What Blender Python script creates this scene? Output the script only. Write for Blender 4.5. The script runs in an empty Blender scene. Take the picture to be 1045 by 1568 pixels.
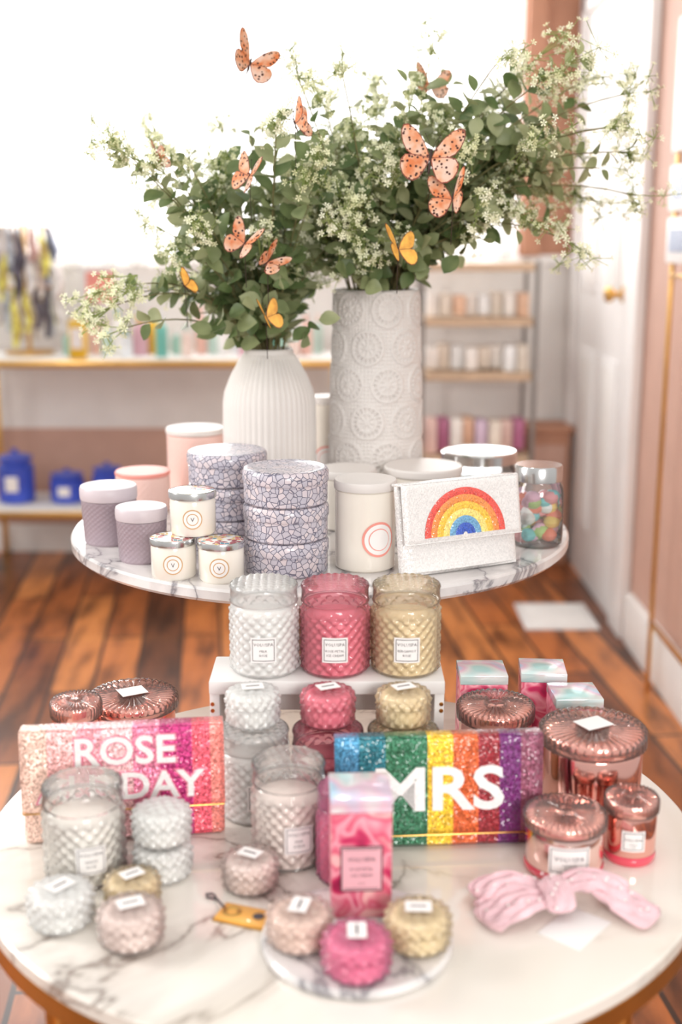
import bpy, bmesh, math, random
from mathutils import Vector, Matrix, Euler
random.seed(7)
pi=math.pi; sin=math.sin; cos=math.cos
CAMH=1.546
def lin(c):
    return tuple((x/255/12.92 if x/255<=.04045 else ((x/255+.055)/1.055)**2.4) for x in c)
# ---------------------------------------------------------------- materials
def newmat(name):
    m=bpy.data.materials.new(name); m.use_nodes=True
    nt=m.node_tree; nt.nodes.clear()
    o=nt.nodes.new('ShaderNodeOutputMaterial')
    return m,nt,o
def node(nt,t,**kw):
    n=nt.nodes.new(t)
    for k,v in kw.items(): setattr(n,k,v)
    return n
def pr(nt,col,rough=.5,metal=0,spec=.5,trans=0,coat=0,ior=1.45,sheen=0):
    b=nt.nodes.new('ShaderNodeBsdfPrincipled')
    b.inputs['Base Color'].default_value=(*lin(col),1)
    b.inputs['Roughness'].default_value=rough
    b.inputs['Metallic'].default_value=metal
    b.inputs['Specular IOR Level'].default_value=spec
    b.inputs['Transmission Weight'].default_value=trans
    b.inputs['Coat Weight'].default_value=coat
    b.inputs['IOR'].default_value=ior
    b.inputs['Sheen Weight'].default_value=sheen
    return b
def coords(nt,scale=(1,1,1),rot=(0,0,0)):
    tc=nt.nodes.new('ShaderNodeTexCoord'); mp=nt.nodes.new('ShaderNodeMapping')
    mp.inputs['Scale'].default_value=scale; mp.inputs['Rotation'].default_value=rot
    nt.links.new(tc.outputs['Object'],mp.inputs['Vector'])
    return mp.outputs['Vector']
def ramp(nt,fac,stops,interp='LINEAR'):
    r=nt.nodes.new('ShaderNodeValToRGB'); r.color_ramp.interpolation=interp
    e=r.color_ramp.elements
    while len(e)<len(stops): e.new(.5)
    for el,(p,c) in zip(e,stops):
        el.position=p; el.color=(*lin(c),1)
    nt.links.new(fac,r.inputs[0]); return r.outputs[0]
def bump(nt,h,b,strength=.3,dist=.002):
    n=node(nt,'ShaderNodeBump'); n.inputs['Strength'].default_value=strength; n.inputs['Distance'].default_value=dist
    nt.links.new(h,n.inputs['Height']); nt.links.new(n.outputs[0],b.inputs['Normal'])
def plain(name,col,rough=.5,metal=0,var=.06,scale=8,**k):
    m,nt,o=newmat(name); b=pr(nt,col,rough,metal,**k)
    v=coords(nt); n=node(nt,'ShaderNodeTexNoise'); n.inputs['Scale'].default_value=scale; n.inputs['Detail'].default_value=3
    nt.links.new(v,n.inputs['Vector'])
    c0=tuple(max(0,x*(1-var)) for x in col); c1=tuple(min(255,x*(1+var)) for x in col)
    nt.links.new(ramp(nt,n.outputs['Fac'],[(.3,c0),(.7,c1)]),b.inputs['Base Color'])
    nt.links.new(b.outputs[0],o.inputs[0]); return m
def glassy(name,tint,body,fac=.4,rough=.03,tl_w=.08):
    """pressed coloured glass: clear part + light-scattering part + sharp fresnel gloss"""
    m,nt,o=newmat(name)
    t=nt.nodes.new('ShaderNodeBsdfTransparent'); t.inputs[0].default_value=(*lin(tint),1)
    b=nt.nodes.new('ShaderNodeBsdfDiffuse'); b.inputs[0].default_value=(*lin(body),1)
    tl=nt.nodes.new('ShaderNodeBsdfTranslucent'); tl.inputs[0].default_value=(*lin(body),1)
    bm=nt.nodes.new('ShaderNodeMixShader'); bm.inputs[0].default_value=tl_w
    nt.links.new(b.outputs[0],bm.inputs[1]); nt.links.new(tl.outputs[0],bm.inputs[2])
    mx=nt.nodes.new('ShaderNodeMixShader'); mx.inputs[0].default_value=fac
    nt.links.new(t.outputs[0],mx.inputs[1]); nt.links.new(bm.outputs[0],mx.inputs[2])
    gl=nt.nodes.new('ShaderNodeBsdfGlossy'); gl.inputs['Roughness'].default_value=rough
    f=node(nt,'ShaderNodeFresnel'); f.inputs[0].default_value=1.62
    m2=nt.nodes.new('ShaderNodeMixShader')
    nt.links.new(f.outputs[0],m2.inputs[0]); nt.links.new(mx.outputs[0],m2.inputs[1]); nt.links.new(gl.outputs[0],m2.inputs[2])
    nt.links.new(m2.outputs[0],o.inputs[0]); return m
def marble(name,base=(240,236,232),vein=(150,142,138),scale=2.2,w=.02,mask=(.42,.6)):
    m,nt,o=newmat(name); b=pr(nt,base,.1,coat=.3)
    v=coords(nt)
    n=node(nt,'ShaderNodeTexNoise'); n.inputs['Scale'].default_value=scale; n.inputs['Detail'].default_value=7; n.inputs['Roughness'].default_value=.5; n.inputs['Distortion'].default_value=.9
    nt.links.new(v,n.inputs['Vector'])
    soft=tuple((a*3+c)/4 for a,c in zip(base,vein))
    c=ramp(nt,n.outputs['Fac'],[(.5-w*5,base),(.5-w*.7,soft),(.5,vein),(.5+w*.6,soft),(.5+w*3,base)])
    k=node(nt,'ShaderNodeTexNoise'); k.inputs['Scale'].default_value=scale*.9; k.inputs['Detail'].default_value=2; nt.links.new(coords(nt,rot=(.3,.2,1)),k.inputs['Vector'])
    mr=node(nt,'ShaderNodeMapRange'); mr.inputs['From Min'].default_value=mask[0]; mr.inputs['From Max'].default_value=mask[1]; nt.links.new(k.outputs['Fac'],mr.inputs['Value'])
    warm=ramp(nt,k.outputs['Fac'],[(.3,base),(.6,(base[0]*.985,base[1]*.965,base[2]*.93))])
    mx=node(nt,'ShaderNodeMix',data_type='RGBA'); nt.links.new(mr.outputs[0],mx.inputs['Factor']); nt.links.new(warm,mx.inputs['A']); nt.links.new(c,mx.inputs['B'])
    nt.links.new(mx.outputs['Result'],b.inputs['Base Color']); nt.links.new(b.outputs[0],o.inputs[0]); return m
def beads(name,stops=None,col=None,x0=0,x1=1,scale=480,rough=.18,metal=.3,lo=.55,hi=1.5,jit=.55):
    m,nt,o=newmat(name); b=pr(nt,col or (255,255,255),rough,metal=metal,coat=.8)
    tc=nt.nodes.new('ShaderNodeTexCoord')
    vo=node(nt,'ShaderNodeTexVoronoi'); vo.inputs['Scale'].default_value=scale; vo.inputs['Randomness'].default_value=.35
    nt.links.new(tc.outputs['Object'],vo.inputs['Vector'])
    sep=node(nt,'ShaderNodeSeparateColor'); nt.links.new(vo.outputs['Color'],sep.inputs[0])
    mr=node(nt,'ShaderNodeMapRange'); mr.inputs['To Min'].default_value=lo; mr.inputs['To Max'].default_value=hi
    nt.links.new(sep.outputs[0],mr.inputs['Value'])
    mul=node(nt,'ShaderNodeVectorMath',operation='SCALE'); nt.links.new(mr.outputs[0],mul.inputs['Scale'])
    if stops:
        sx=node(nt,'ShaderNodeSeparateXYZ'); nt.links.new(tc.outputs['Object'],sx.inputs[0])
        m2=node(nt,'ShaderNodeMapRange'); m2.inputs['From Min'].default_value=x0; m2.inputs['From Max'].default_value=x1
        nt.links.new(sx.outputs[0],m2.inputs['Value'])
        nt.links.new(ramp(nt,m2.outputs[0],stops,'CONSTANT'),mul.inputs[0])
    else: mul.inputs[0].default_value=lin(col)
    nt.links.new(mul.outputs[0],b.inputs['Base Color'])
    geo=node(nt,'ShaderNodeNewGeometry'); jt=node(nt,'ShaderNodeVectorMath',operation='SUBTRACT'); jt.inputs[1].default_value=(.5,.5,.5); nt.links.new(vo.outputs['Color'],jt.inputs[0])
    js=node(nt,'ShaderNodeVectorMath',operation='SCALE'); js.inputs['Scale'].default_value=jit; nt.links.new(jt.outputs[0],js.inputs[0])
    ad=node(nt,'ShaderNodeVectorMath',operation='ADD'); nt.links.new(geo.outputs['Normal'],ad.inputs[0]); nt.links.new(js.outputs[0],ad.inputs[1])
    nm=node(nt,'ShaderNodeVectorMath',operation='NORMALIZE'); nt.links.new(ad.outputs[0],nm.inputs[0])
    inv=node(nt,'ShaderNodeMath',operation='SUBTRACT'); inv.inputs[0].default_value=1; nt.links.new(vo.outputs['Distance'],inv.inputs[1])
    n=node(nt,'ShaderNodeBump'); n.inputs['Strength'].default_value=.6; n.inputs['Distance'].default_value=.001
    nt.links.new(inv.outputs[0],n.inputs['Height']); nt.links.new(nm.outputs[0],n.inputs['Normal']); nt.links.new(n.outputs[0],b.inputs['Normal'])
    nt.links.new(nm.outputs[0],b.inputs['Coat Normal'])
    nt.links.new(b.outputs[0],o.inputs[0]); return m
def cells(name,stops,scale,rough=.3,edge=None,metal=0,coat=.3):
    m,nt,o=newmat(name); b=pr(nt,(255,255,255),rough,metal=metal,coat=coat)
    v=coords(nt)
    vo=node(nt,'ShaderNodeTexVoronoi'); vo.inputs['Scale'].default_value=scale; nt.links.new(v,vo.inputs['Vector'])
    sep=node(nt,'ShaderNodeSeparateColor'); nt.links.new(vo.outputs['Color'],sep.inputs[0])
    c=ramp(nt,sep.outputs[0],stops,'CONSTANT')
    if edge:
        ve=node(nt,'ShaderNodeTexVoronoi',feature='DISTANCE_TO_EDGE'); ve.inputs['Scale'].default_value=scale; nt.links.new(v,ve.inputs['Vector'])
        lt=node(nt,'ShaderNodeMapRange'); lt.inputs['From Min'].default_value=edge[1]*.5; lt.inputs['From Max'].default_value=edge[1]*1.5
        nt.links.new(ve.outputs['Distance'],lt.inputs['Value'])
        mx=node(nt,'ShaderNodeMix',data_type='RGBA'); mx.inputs['A'].default_value=(*lin(edge[0]),1)
        nt.links.new(lt.outputs[0],mx.inputs['Factor']); nt.links.new(c,mx.inputs['B']); c=mx.outputs['Result']
        bump(nt,lt.outputs[0],b,.4,.001)
    nt.links.new(c,b.inputs['Base Color']); nt.links.new(b.outputs[0],o.inputs[0]); return m
def blotch(name,stops,scale,rough=.4,metal=0,detail=3):
    m,nt,o=newmat(name); b=pr(nt,(255,255,255),rough,metal=metal,coat=.4)
    n=node(nt,'ShaderNodeTexNoise'); n.inputs['Scale'].default_value=scale; n.inputs['Detail'].default_value=detail; n.inputs['Distortion'].default_value=.6
    nt.links.new(coords(nt),n.inputs['Vector'])
    nt.links.new(ramp(nt,n.outputs['Fac'],stops),b.inputs['Base Color']); nt.links.new(b.outputs[0],o.inputs[0]); return m

M={}
M['marble']=marble('marble_white',(234,228,220),(146,134,126),1.9,.009,(.42,.54))
M['marble2']=marble('marble_grey_veined',(230,226,224),(136,132,136),5,.028,(.28,.45))
M['gold']=plain('brushed_gold',(214,170,98),.28,1)
M['silver']=plain('silver_lid_metal',(215,215,215),.2,1)
M['white']=plain('white_paint',(228,225,223),.5,var=.02)
M['paper']=plain('white_label_paper',(240,237,235),.5,var=.01)
M['ink']=plain('dark_ink',(80,72,76),.6)
M['wax']=plain('cream_wax',(255,251,245),.4,var=.01)
M['waxpink']=plain('pink_wax',(255,176,188),.4,var=.03)
M['waxpeach']=plain('peach_wax',(255,236,202),.4,var=.02)
M['waxblush']=plain('blush_wax',(255,238,232),.4,var=.02)
M['waxsalmon']=plain('salmon_wax',(255,226,210),.4,var=.02)
G={}
def gset(k,tint,body,f1,f2,tl=.4):
    M[k]=glassy('pressed_glass_'+k,tint,body,f1); G[k]=glassy('lid_pressed_glass_'+k,tint,body,f2,tl_w=tl)
gset('g_clear',(255,254,252),(255,250,246),.16,.22)
gset('g_white',(255,255,254),(255,255,254),.5,.5)
gset('g_pink',(255,220,226),(255,160,176),.2,.3)
gset('g_hot',(255,214,232),(255,156,204),.2,.35)
gset('g_peach',(255,250,240),(255,236,204),.2,.3)
gset('g_blush',(255,250,248),(255,238,232),.2,.3)
gset('g_rose',(255,242,239),(255,220,212),.10,.3)
M['g_jar']=glassy('thin_clear_glass',(250,253,255),(240,244,248),.08)
M['rosegold']=plain('rose_gold_metallic',(250,190,178),.12,1,var=.04)
M['rosegoldL']=plain('pale_rose_metallic',(252,214,206),.12,1,var=.04)
M['rosegoldD']=plain('deep_rose_metallic',(244,164,144),.12,1,var=.05)
M['lidcore']=plain('rose_lid_core',(255,204,192),.12,.9,var=.04)
M['redglass']=plain('ruby_glass_base',(218,78,96),.06,coat=.8)
M['crackle']=cells('crackle_tin_paint',[(0,(192,186,196)),(.35,(210,199,205)),(.65,(186,182,194)),(.85,(214,201,204))],105,.35,edge=((104,102,120),.055))
M['mosaic']=cells('mosaic_lid_enamel',[(0,(235,235,230)),(.25,(206,90,80)),(.4,(70,130,150)),(.55,(225,190,110)),(.7,(245,245,245)),(.85,(150,60,70))],130,.2,edge=((230,230,225),.04))
M['mauve']=plain('mauve_textured_glass',(158,142,150),.4)
M['mauveL']=plain('pale_mauve_lid',(204,193,198),.4,var=.02)
M['cream']=plain('cream_glass',(238,231,220),.15,var=.02,coat=.5)
M['blushcer']=plain('blush_ceramic',(240,202,192),.3,var=.02,coat=.3)
M['label_gold']=plain('gold_label_print',(205,165,120),.4)
M['label_pink']=plain('pink_label_print',(238,154,142),.5)
M['ceramic']=plain('matte_white_ceramic',(222,216,212),.5,var=.02)
M['holo']=blotch('holographic_foil',[(.3,(190,235,235)),(.42,(235,240,240)),(.5,(240,205,225)),(.6,(190,220,245)),(.7,(225,240,215))],12,.15,.3,1)
M['boxpink']=blotch('pink_floral_print',[(.3,(130,20,60)),(.4,(206,46,98)),(.48,(240,164,178)),(.55,(216,76,112)),(.65,(244,186,186)),(.75,(180,28,78))],26,.35,detail=1.5)
M['boxpinkL']=plain('pale_pink_label',(236,178,188),.5)
M['wire']=plain('thin_wire',(70,60,55),.4,.6)
# ---------------------------------------------------------------- mesh builder
_tc={}
def textgeo(body,size,off=0,ext=0,res=3):
    key=(body,size,off,ext,res)
    if key in _tc: return _tc[key]
    cu=bpy.data.curves.new('tmp_txt','FONT'); cu.body=body; cu.size=size; cu.offset=off; cu.extrude=ext; cu.resolution_u=res
    cu.align_x='CENTER'; cu.align_y='CENTER'
    ob=bpy.data.objects.new('tmp_txt',cu); bpy.context.scene.collection.objects.link(ob)
    dg=bpy.context.evaluated_depsgraph_get(); me=ob.evaluated_get(dg).to_mesh()
    r=([tuple(v.co) for v in me.vertices],[tuple(p.vertices) for p in me.polygons])
    xs=[v[0] for v in r[0]]; ys=[v[1] for v in r[0]]
    cx=(min(xs)+max(xs))/2; cy=(min(ys)+max(ys))/2
    r=([(v[0]-cx,v[1]-cy,v[2]) for v in r[0]],r[1])
    ob.evaluated_get(dg).to_mesh_clear(); bpy.data.objects.remove(ob); bpy.data.curves.remove(cu)
    _tc[key]=r; return r
class MB:
    def __init__(s): s.v=[];s.f=[];s.m=[];s.mats=[]
    def mi(s,mat):
        if isinstance(mat,str): mat=M[mat]
        if mat not in s.mats: s.mats.append(mat)
        return s.mats.index(mat)
    def add(s,vs,fs,mat,T=None):
        o=len(s.v); k=s.mi(mat)
        for p in vs: s.v.append(tuple(T@Vector(p)) if T else tuple(p))
        for f in fs: s.f.append(tuple(i+o for i in f)); s.m.append(k)
    def lathe(s,prof,mat,n=48,mod=None,T=None):
        vs=[];fs=[];rows=[]
        for i,(r,z) in enumerate(prof):
            if r<1e-6: rows.append([len(vs)]); vs.append((0,0,z)); continue
            row=[]
            for j in range(n):
                a=2*pi*j/n; rr,zz=(mod(a,i,r,z) if mod else (r,z))
                row.append(len(vs)); vs.append((rr*cos(a),rr*sin(a),zz))
            rows.append(row)
        for a,b in zip(rows,rows[1:]):
            if len(a)==1 and len(b)==1: continue
            for j in range(n):
                k=(j+1)%n
                if len(a)==1: fs.append((a[0],b[k],b[j]))
                elif len(b)==1: fs.append((a[j],a[k],b[0]))
                else: fs.append((a[j],a[k],b[k],b[j]))
        s.add(vs,fs,mat,T)
    def box(s,c,d,mat,bev=0,T=None,seg=2):
        bm=bmesh.new(); bmesh.ops.create_cube(bm,size=1)
        bmesh.ops.scale(bm,vec=d,verts=bm.verts)
        if bev: bmesh.ops.bevel(bm,geom=list(bm.edges),offset=bev,segments=seg,profile=.5,affect='EDGES')
        bmesh.ops.translate(bm,vec=c,verts=bm.verts); bm.verts.index_update()
        s.add([v.co[:] for v in bm.verts],[tuple(v.index for v in f.verts) for f in bm.faces],mat,T); bm.free()
    def tube(s,pts,r,mat,n=6,T=None,caps=True):
        pts=[Vector(p) for p in pts]; vs=[];fs=[]
        N=len(pts); up=None
        for i,p in enumerate(pts):
            t=(pts[min(i+1,N-1)]-pts[max(i-1,0)]).normalized()
            if up is None:
                up=t.orthogonal().normalized()
            up=(up-t*up.dot(t)); up=up.normalized() if up.length>1e-6 else t.orthogonal().normalized()
            w=t.cross(up); rr=r[i] if isinstance(r,(list,tuple)) else r
            for j in range(n):
                a=2*pi*j/n; vs.append(tuple(p+up*cos(a)*rr+w*sin(a)*rr))
        for i in range(N-1):
            for j in range(n):
                k=(j+1)%n; fs.append((i*n+j,i*n+k,(i+1)*n+k,(i+1)*n+j))
        if caps: fs.append(tuple(range(n))[::-1]); fs.append(tuple((N-1)*n+j for j in range(n)))
        s.add(vs,fs,mat,T)
    def grid(s,fn,nu,nv,mat,T=None,cu=False):
        vs=[fn(i/(nu if cu else nu-1),j/(nv-1)) for j in range(nv) for i in range(nu)]
        fs=[(j*nu+i,j*nu+(i+1)%nu,(j+1)*nu+(i+1)%nu,(j+1)*nu+i) for j in range(nv-1) for i in range(nu if cu else nu-1)]
        s.add(vs,fs,mat,T)
    def sphere(s,c,r,mat,n=12,sc=(1,1,1)):
        m=n//2+1
        prof=[(r*sin(pi*i/m) if 0<i<m else 0,-r*cos(pi*i/m)) for i in range(m+1)]
        s.lathe(prof,mat,n,T=Matrix.Translation(c)@Matrix.Diagonal((*sc,1)))
    def text(s,body,size,mat,fn,off=0,ext=0,res=3):
        vs,fs=textgeo(body,size,off,ext,res); s.add([fn(*v) for v in vs],fs,mat)
    def label(s,R,zc,w,h,lines,ang=0,mat='paper'):
        """curved label facing -Y(+ang) on radius R"""
        def cv(x,y,z=0,rr=0):
            a=-pi/2+ang+x/R; q=R+rr+z; return (q*cos(a),q*sin(a),zc+y)
        s.grid(lambda u,v:cv((u-.5)*w,(v-.5)*h),9,2,mat)
        t=.0009; i=.0025
        for (x0,x1,y0,y1) in ((-w/2+i,w/2-i,h/2-i-t,h/2-i),(-w/2+i,w/2-i,-h/2+i,-h/2+i+t),(-w/2+i,-w/2+i+t,-h/2+i,h/2-i),(w/2-i-t,w/2-i,-h/2+i,h/2-i)):
            s.grid(lambda u,v:cv(x0+(x1-x0)*u,y0+(y1-y0)*v,0,.0003),7,2,'ink')
        for body,size,y in lines:
            s.text(body,size,'ink',lambda x,yy,z:cv(x,yy+y,z,.0004),res=1)
    def build(s,name,loc=(0,0,0),rot=(0,0,0),parent=None,sharp=35):
        me=bpy.data.meshes.new(name); me.from_pydata(s.v,[],s.f)
        for m in s.mats: me.materials.append(m)
        me.polygons.foreach_set('material_index',s.m)
        me.polygons.foreach_set('use_smooth',[True]*len(s.f)); me.update()
        me.set_sharp_from_angle(angle=math.radians(sharp))
        ob=bpy.data.objects.new(name,me); bpy.context.scene.collection.objects.link(ob)
        ob.location=loc; ob.rotation_euler=rot
        if parent: ob.parent=parent
        return ob
def empty(name,loc=(0,0,0),rot=(0,0,0)):
    e=bpy.data.objects.new(name,None); bpy.context.scene.collection.objects.link(e); e.location=loc; e.rotation_euler=rot; return e
TL=.76; TU=.996
# ---------------------------------------------------------------- tables
def round_table():
    R=.48; e=empty('round_marble_table',(0,1.523,TL)); mb=MB()
    mb.lathe([(0,-.022),(R-.004,-.022),(R,-.018),(R,-.003),(R-.003,0),(0,0)],'marble',128)
    mb.build('marble_top',parent=e)
    g=MB()
    g.lathe([(R-.012,-.0225),(R-.002,-.0225),(R-.001,-.045),(R-.012,-.045),(R-.012,-.0225)],'gold',128)
    for x,y in ((-.32,-.323),(.315,-.323),(-.32,.323),(.315,.323)):
        g.tube([(x,y,-.03),(x*1.0,y*1.0,-.4),(x,y,-TL)],.013,'gold',16)
    g.lathe([(.44,-.60),(.452,-.60),(.452,-.615),(.44,-.615),(.44,-.60)],'gold',96)
    g.build('gold_frame',parent=e)
round_table()
def pedestal():
    R=.478; e=empty('pedestal_display_table',(-.04,2.3,TU))
    t=MB(); t.lathe([(0,-.024),(R-.006,-.024),(R,-.018),(R,-.004),(R-.004,0),(0,0)],'marble2',128); t.build('marble_top',parent=e)
    c=MB(); c.lathe([(0,-.024),(.12,-.024),(.11,-.04),(.04,-.06),(.03,-.12),(.03,-.9),(.05,-.95),(.24,-.975),(.26,-.985),(.26,-.996),(0,-.996)],'gold',48); c.build('column',parent=e)
pedestal()
# ---------------------------------------------------------------- candle jars
def hob(n,p,amp,i0=None,i1=None):
    def f(a,i,r,z):
        if i0 is not None and not(i0<=i<=i1): return r,z
        k=abs(cos(n*a/2+pi*z/p)*cos(n*a/2-pi*z/p))
        return r+amp*(k**.7-.3),z
    return f
def big_jar(name,loc,glass,wax,lines,r=.049,h=.131,rot=0,lab=True,waxh=.64):
    mb=MB(); bh=h*.79; lidm=G[glass]
    nz=48
    prof=[(0,.001),(r*.9,0),(r*.97,.003)]+[(r,.005+(bh-.01)*i/nz) for i in range(nz+1)]+[(r*.97,bh-.002),(r*.93,bh)]
    mb.lathe(prof,glass,144,hob(18,.0155,.0042,4,nz+1))
    mb.lathe([(0,.004),(r*.9,.004),(r*.92,.008),(r*.92,h*waxh),(r*.9,h*waxh+.001),(0,h*waxh)],wax,48)
    lp=[(r*.93,bh+.0005),(r*1.01,bh+.001),(r*1.03,bh+.004),(r*1.0,bh+.008),(r*1.0,h-.007),(r*1.025,h-.004),(r*.99,h-.001)]
    mb.lathe(lp,lidm,72)
    tp=[(r*.98*(1-i/20),h-.001+.003*sin(i/20*pi/2)) for i in range(21)]; tp[-1]=(0,h+.002)
    def tm(a,i,rr,z):
        x=rr*cos(a);y=rr*sin(a); return rr,z+.0028*abs(cos(x*300)*cos(y*300))*(1 if 0<i else 0)
    mb.lathe(tp,lidm,96,tm)
    if lab: mb.label(r+.0032,bh*.44,.037,.037,lines)
    return mb.build(name,loc,(0,0,rot),sharp=60)
VL=lambda a,b:[('VOLUSPA',.0066,.0085),(a,.005,-.001),(b,.005,-.0075)]
Z=TL+.17
big_jar('frosted_glass_candle_jar',(-.111,1.667,Z),'g_white','wax',VL('MILK','ROSE'),r=.0485,rot=.03)
big_jar('pink_glass_candle_jar',(-.0085,1.667,Z),'g_pink','waxpink',VL('ROSE PETAL','ICE CREAM'),r=.0485)
big_jar('peach_glass_candle_jar',(.094,1.667,Z),'g_peach','waxpeach',VL('BERGAMOT','ROSE'),r=.0485,rot=-.02)
big_jar('clear_glass_candle_jar',(-.322,1.388,TL),'g_clear','wax',VL('WHITE','ROSE'),r=.0495,h=.124,rot=.35)
big_jar('clear_glass_candle_jar',(-.067,1.43,TL),'g_clear','waxblush',VL('PINK','SUEDE'),r=.0465,h=.135,rot=.3)
big_jar('frosted_glass_candle_jar',(-.121,1.556,TL),'g_white','wax',VL('MILK','ROSE'),r=.0485,h=.126,rot=.25)
big_jar('pink_glass_candle_jar',(-.018,1.556,TL),'g_pink','waxpink',VL('ROSE PETAL','ICE CREAM'),r=.0485,h=.126)
big_jar('peach_glass_candle_jar',(.0855,1.556,TL),'g_peach','waxpeach',VL('BERGAMOT','ROSE'),r=.0485,h=.126)
big_jar('hot_pink_glass_candle_jar',(.004,1.378,TL),'g_hot','waxpink',VL('ROSE','PETAL'),r=.033,h=.125,lab=False)
def small_jar(name,loc,glass,wax,r=.035,h=.042,rot=0,sticker=True):
    """petite faceted bowl with faceted glass lid"""
    mb=MB()
    base=[(0,0),(.66,0),(.84,.03),(.95,.10),(1.0,.22),(1.0,.50),(.98,.535),(.965,.55),(.985,.565),(1.01,.59),(1.01,.72),(.97,.82),(.90,.90),(.80,.94),(.5,.96),(.3,.98),(0,1)]
    prof=[]
    for a,b in zip(base,base[1:]):
        for k in range(3): t=k/3; prof.append(((a[0]+(b[0]-a[0])*t)*r,(a[1]+(b[1]-a[1])*t)*h))
    prof.append((0,h))
    def f(a,i,rr,z):
        q=z/h
        if q<.02 or rr<.2*r: return rr,z
        if rr>.62*r:
            if .53<q<.57: return rr,z
            k=abs(cos(8*a+pi*q*3.5)*cos(8*a-pi*q*3.5)); return rr*(1+.13*(k-.5)),z+.0008*k
        k=abs(cos(rr*cos(a)*260)*cos(rr*sin(a)*260)); return rr,z+.0024*k-.0012
    mb.lathe(prof,glass,160,f)
    # candle fill, with its opaque core extended into the lid to brighten it
    mb.lathe([(0,.002),(r*.64,.003),(r*.84,h*.1),(r*.88,h*.26),(r*.88,h*.70),(r*.80,h*.82),(r*.6,h*.86),(0,h*.88)],wax,40)
    if sticker:
        T=Matrix.Rotation(rot*1.3+.2,4,'Z')
        mb.box((0,0,h+.0012),(r*.8,r*.55,.0008),'paper',T=T)
        mb.box((0,0,h+.0017),(r*.5,r*.08,.0002),'ink',T=T)
    return mb.build(name,loc,(0,0,rot),sharp=60)
small_jar('small_frosted_candle_jar',(-.121,1.556,TL+.1305),'g_white','wax',.037,.054)
small_jar('small_pink_candle_jar',(-.018,1.556,TL+.1305),'g_pink','waxpink',.037,.054,.1)
small_jar('small_peach_candle_jar',(.0855,1.556,TL+.1305),'g_peach','waxpeach',.037,.054,.1)
small_jar('small_frosted_candle_jar',(-.224,1.384,TL),'g_white','wax',.0365,.047,sticker=False)
small_jar('small_frosted_candle_jar',(-.224,1.384,TL+.0485),'g_white','wax',.0365,.047,.4,sticker=False)
small_jar('small_frosted_candle_jar',(-.328,1.276,TL),'g_white','wax',.0385,.047,.3)
small_jar('small_peach_candle_jar',(-.25,1.311,TL),'g_peach','waxpeach',.0335,.042,.2)
small_jar('small_blush_candle_jar',(-.239,1.236,TL),'g_blush','waxblush',.0375,.048,.1)
small_jar('small_blush_candle_jar',(-.112,1.355,TL),'g_blush','waxblush',.0345,.045,-.3)
TZ=TL+.012
mb=MB(); mb.lathe([(0,0),(.104,0),(.109,.003),(.109,.009),(.106,.012),(0,.012)],'marble2',96); mb.build('round_marble_trivet',(.018,1.232,TL))
small_jar('small_blush_candle_jar',(-.046,1.215,TZ),'g_blush','waxsalmon',.037,.046,.5)
small_jar('small_peach_candle_jar',(.086,1.211,TZ),'g_peach','waxpeach',.037,.046,-.1)
small_jar('small_hot_pink_candle_jar',(.017,1.161,TZ),'g_hot','waxpink',.0375,.048,.6)
# ribbed-lid tins
def ribbed_tin(name,loc,r,h,metal='rosegold',rot=0,lab=None,base=None,sticker=False):
    mb=MB(); lh=h*.24 if h<.1 else .026; bh=h-lh
    z0=0
    if base:
        mb.lathe([(0,0),(r*.93,0),(r*1.01,.004),(r*1.015,.010),(r*.985,.013)],base,64); z0=.011
    mb.lathe([(0,z0),(r*.96,z0),(r*.985,z0+.003),(r*.985,bh-.004),(r*.96,bh),(0,bh)],metal,64)
    n=36
    def f(a,i,rr,z):
        k=abs(sin(n*a/2))
        if i in (2,3,4): return rr*(1+.018*k),z
        if 6<=i<=10: return rr,z+.0026*k*(1 if i<10 else .4)
        return rr,z
    def g(a,i,rr,z):
        return rr,z+(.002*abs(sin(n*a/2)) if 3<=i<=4 else 0)
    mb.lathe([(r*.95,bh-.002),(r*1.0,bh),(r*1.05,bh+.003),(r*1.05,bh+lh*.5),(r*1.05,bh+lh*.82),(r*1.03,bh+lh*.92),(r*.97,bh+lh*.93),(r*.75,bh+lh*.90),(r*.5,bh+lh*.90),(r*.32,bh+lh*.91),(r*.25,bh+lh*.92),(r*.22,bh+lh*1.0),(r*.1,bh+lh*1.02),(0,bh+lh*1.02)],'g_rose',180,f)
    mb.lathe([(r*.95,bh+.001),(r*.99,bh+lh*.3),(r*.99,bh+lh*.66),(r*.93,bh+lh*.74),(r*.4,bh+lh*.74),(0,bh+lh*.74)],'lidcore',144,g)
    if sticker: mb.box((0,0,h+.0028),(r*.62,r*.5,.0008),'paper',T=Matrix.Rotation(.5,4,'Z'))
    if lab: mb.label(r+.0006,bh*.5+.004,lab[0],lab[1],[('VOLUSPA',lab[0]*.17,lab[1]*.08),('CANDLE',lab[0]*.09,-lab[1]*.15),('ROSE',lab[0]*.09,-lab[1]*.28)])
    return mb.build(name,loc,(0,0,rot),sharp=50)
ribbed_tin('rose_gold_candle_jar',(.284,1.404,TL),.05,.078,'rosegoldL',-.05,(.052,.036),'redglass')
ribbed_tin('small_rose_gold_candle_jar',(.374,1.432,TL),.0335,.086,'rosegold',-.1,(.03,.028),'redglass')
ribbed_tin('large_rose_gold_candle_jar',(.346,1.549,TL),.069,.132,'rosegold',0,None,'redglass',True)
ribbed_tin('rose_gold_candle_jar',(.231,1.693,TL),.055,.108,'rosegoldL')
ribbed_tin('small_rose_gold_candle_jar',(-.388,1.66,TL),.036,.126,'rosegoldD')
ribbed_tin('large_rose_gold_candle_jar',(-.323,1.76,TL),.066,.096,'rosegoldD',0,None,None,True)
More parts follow.
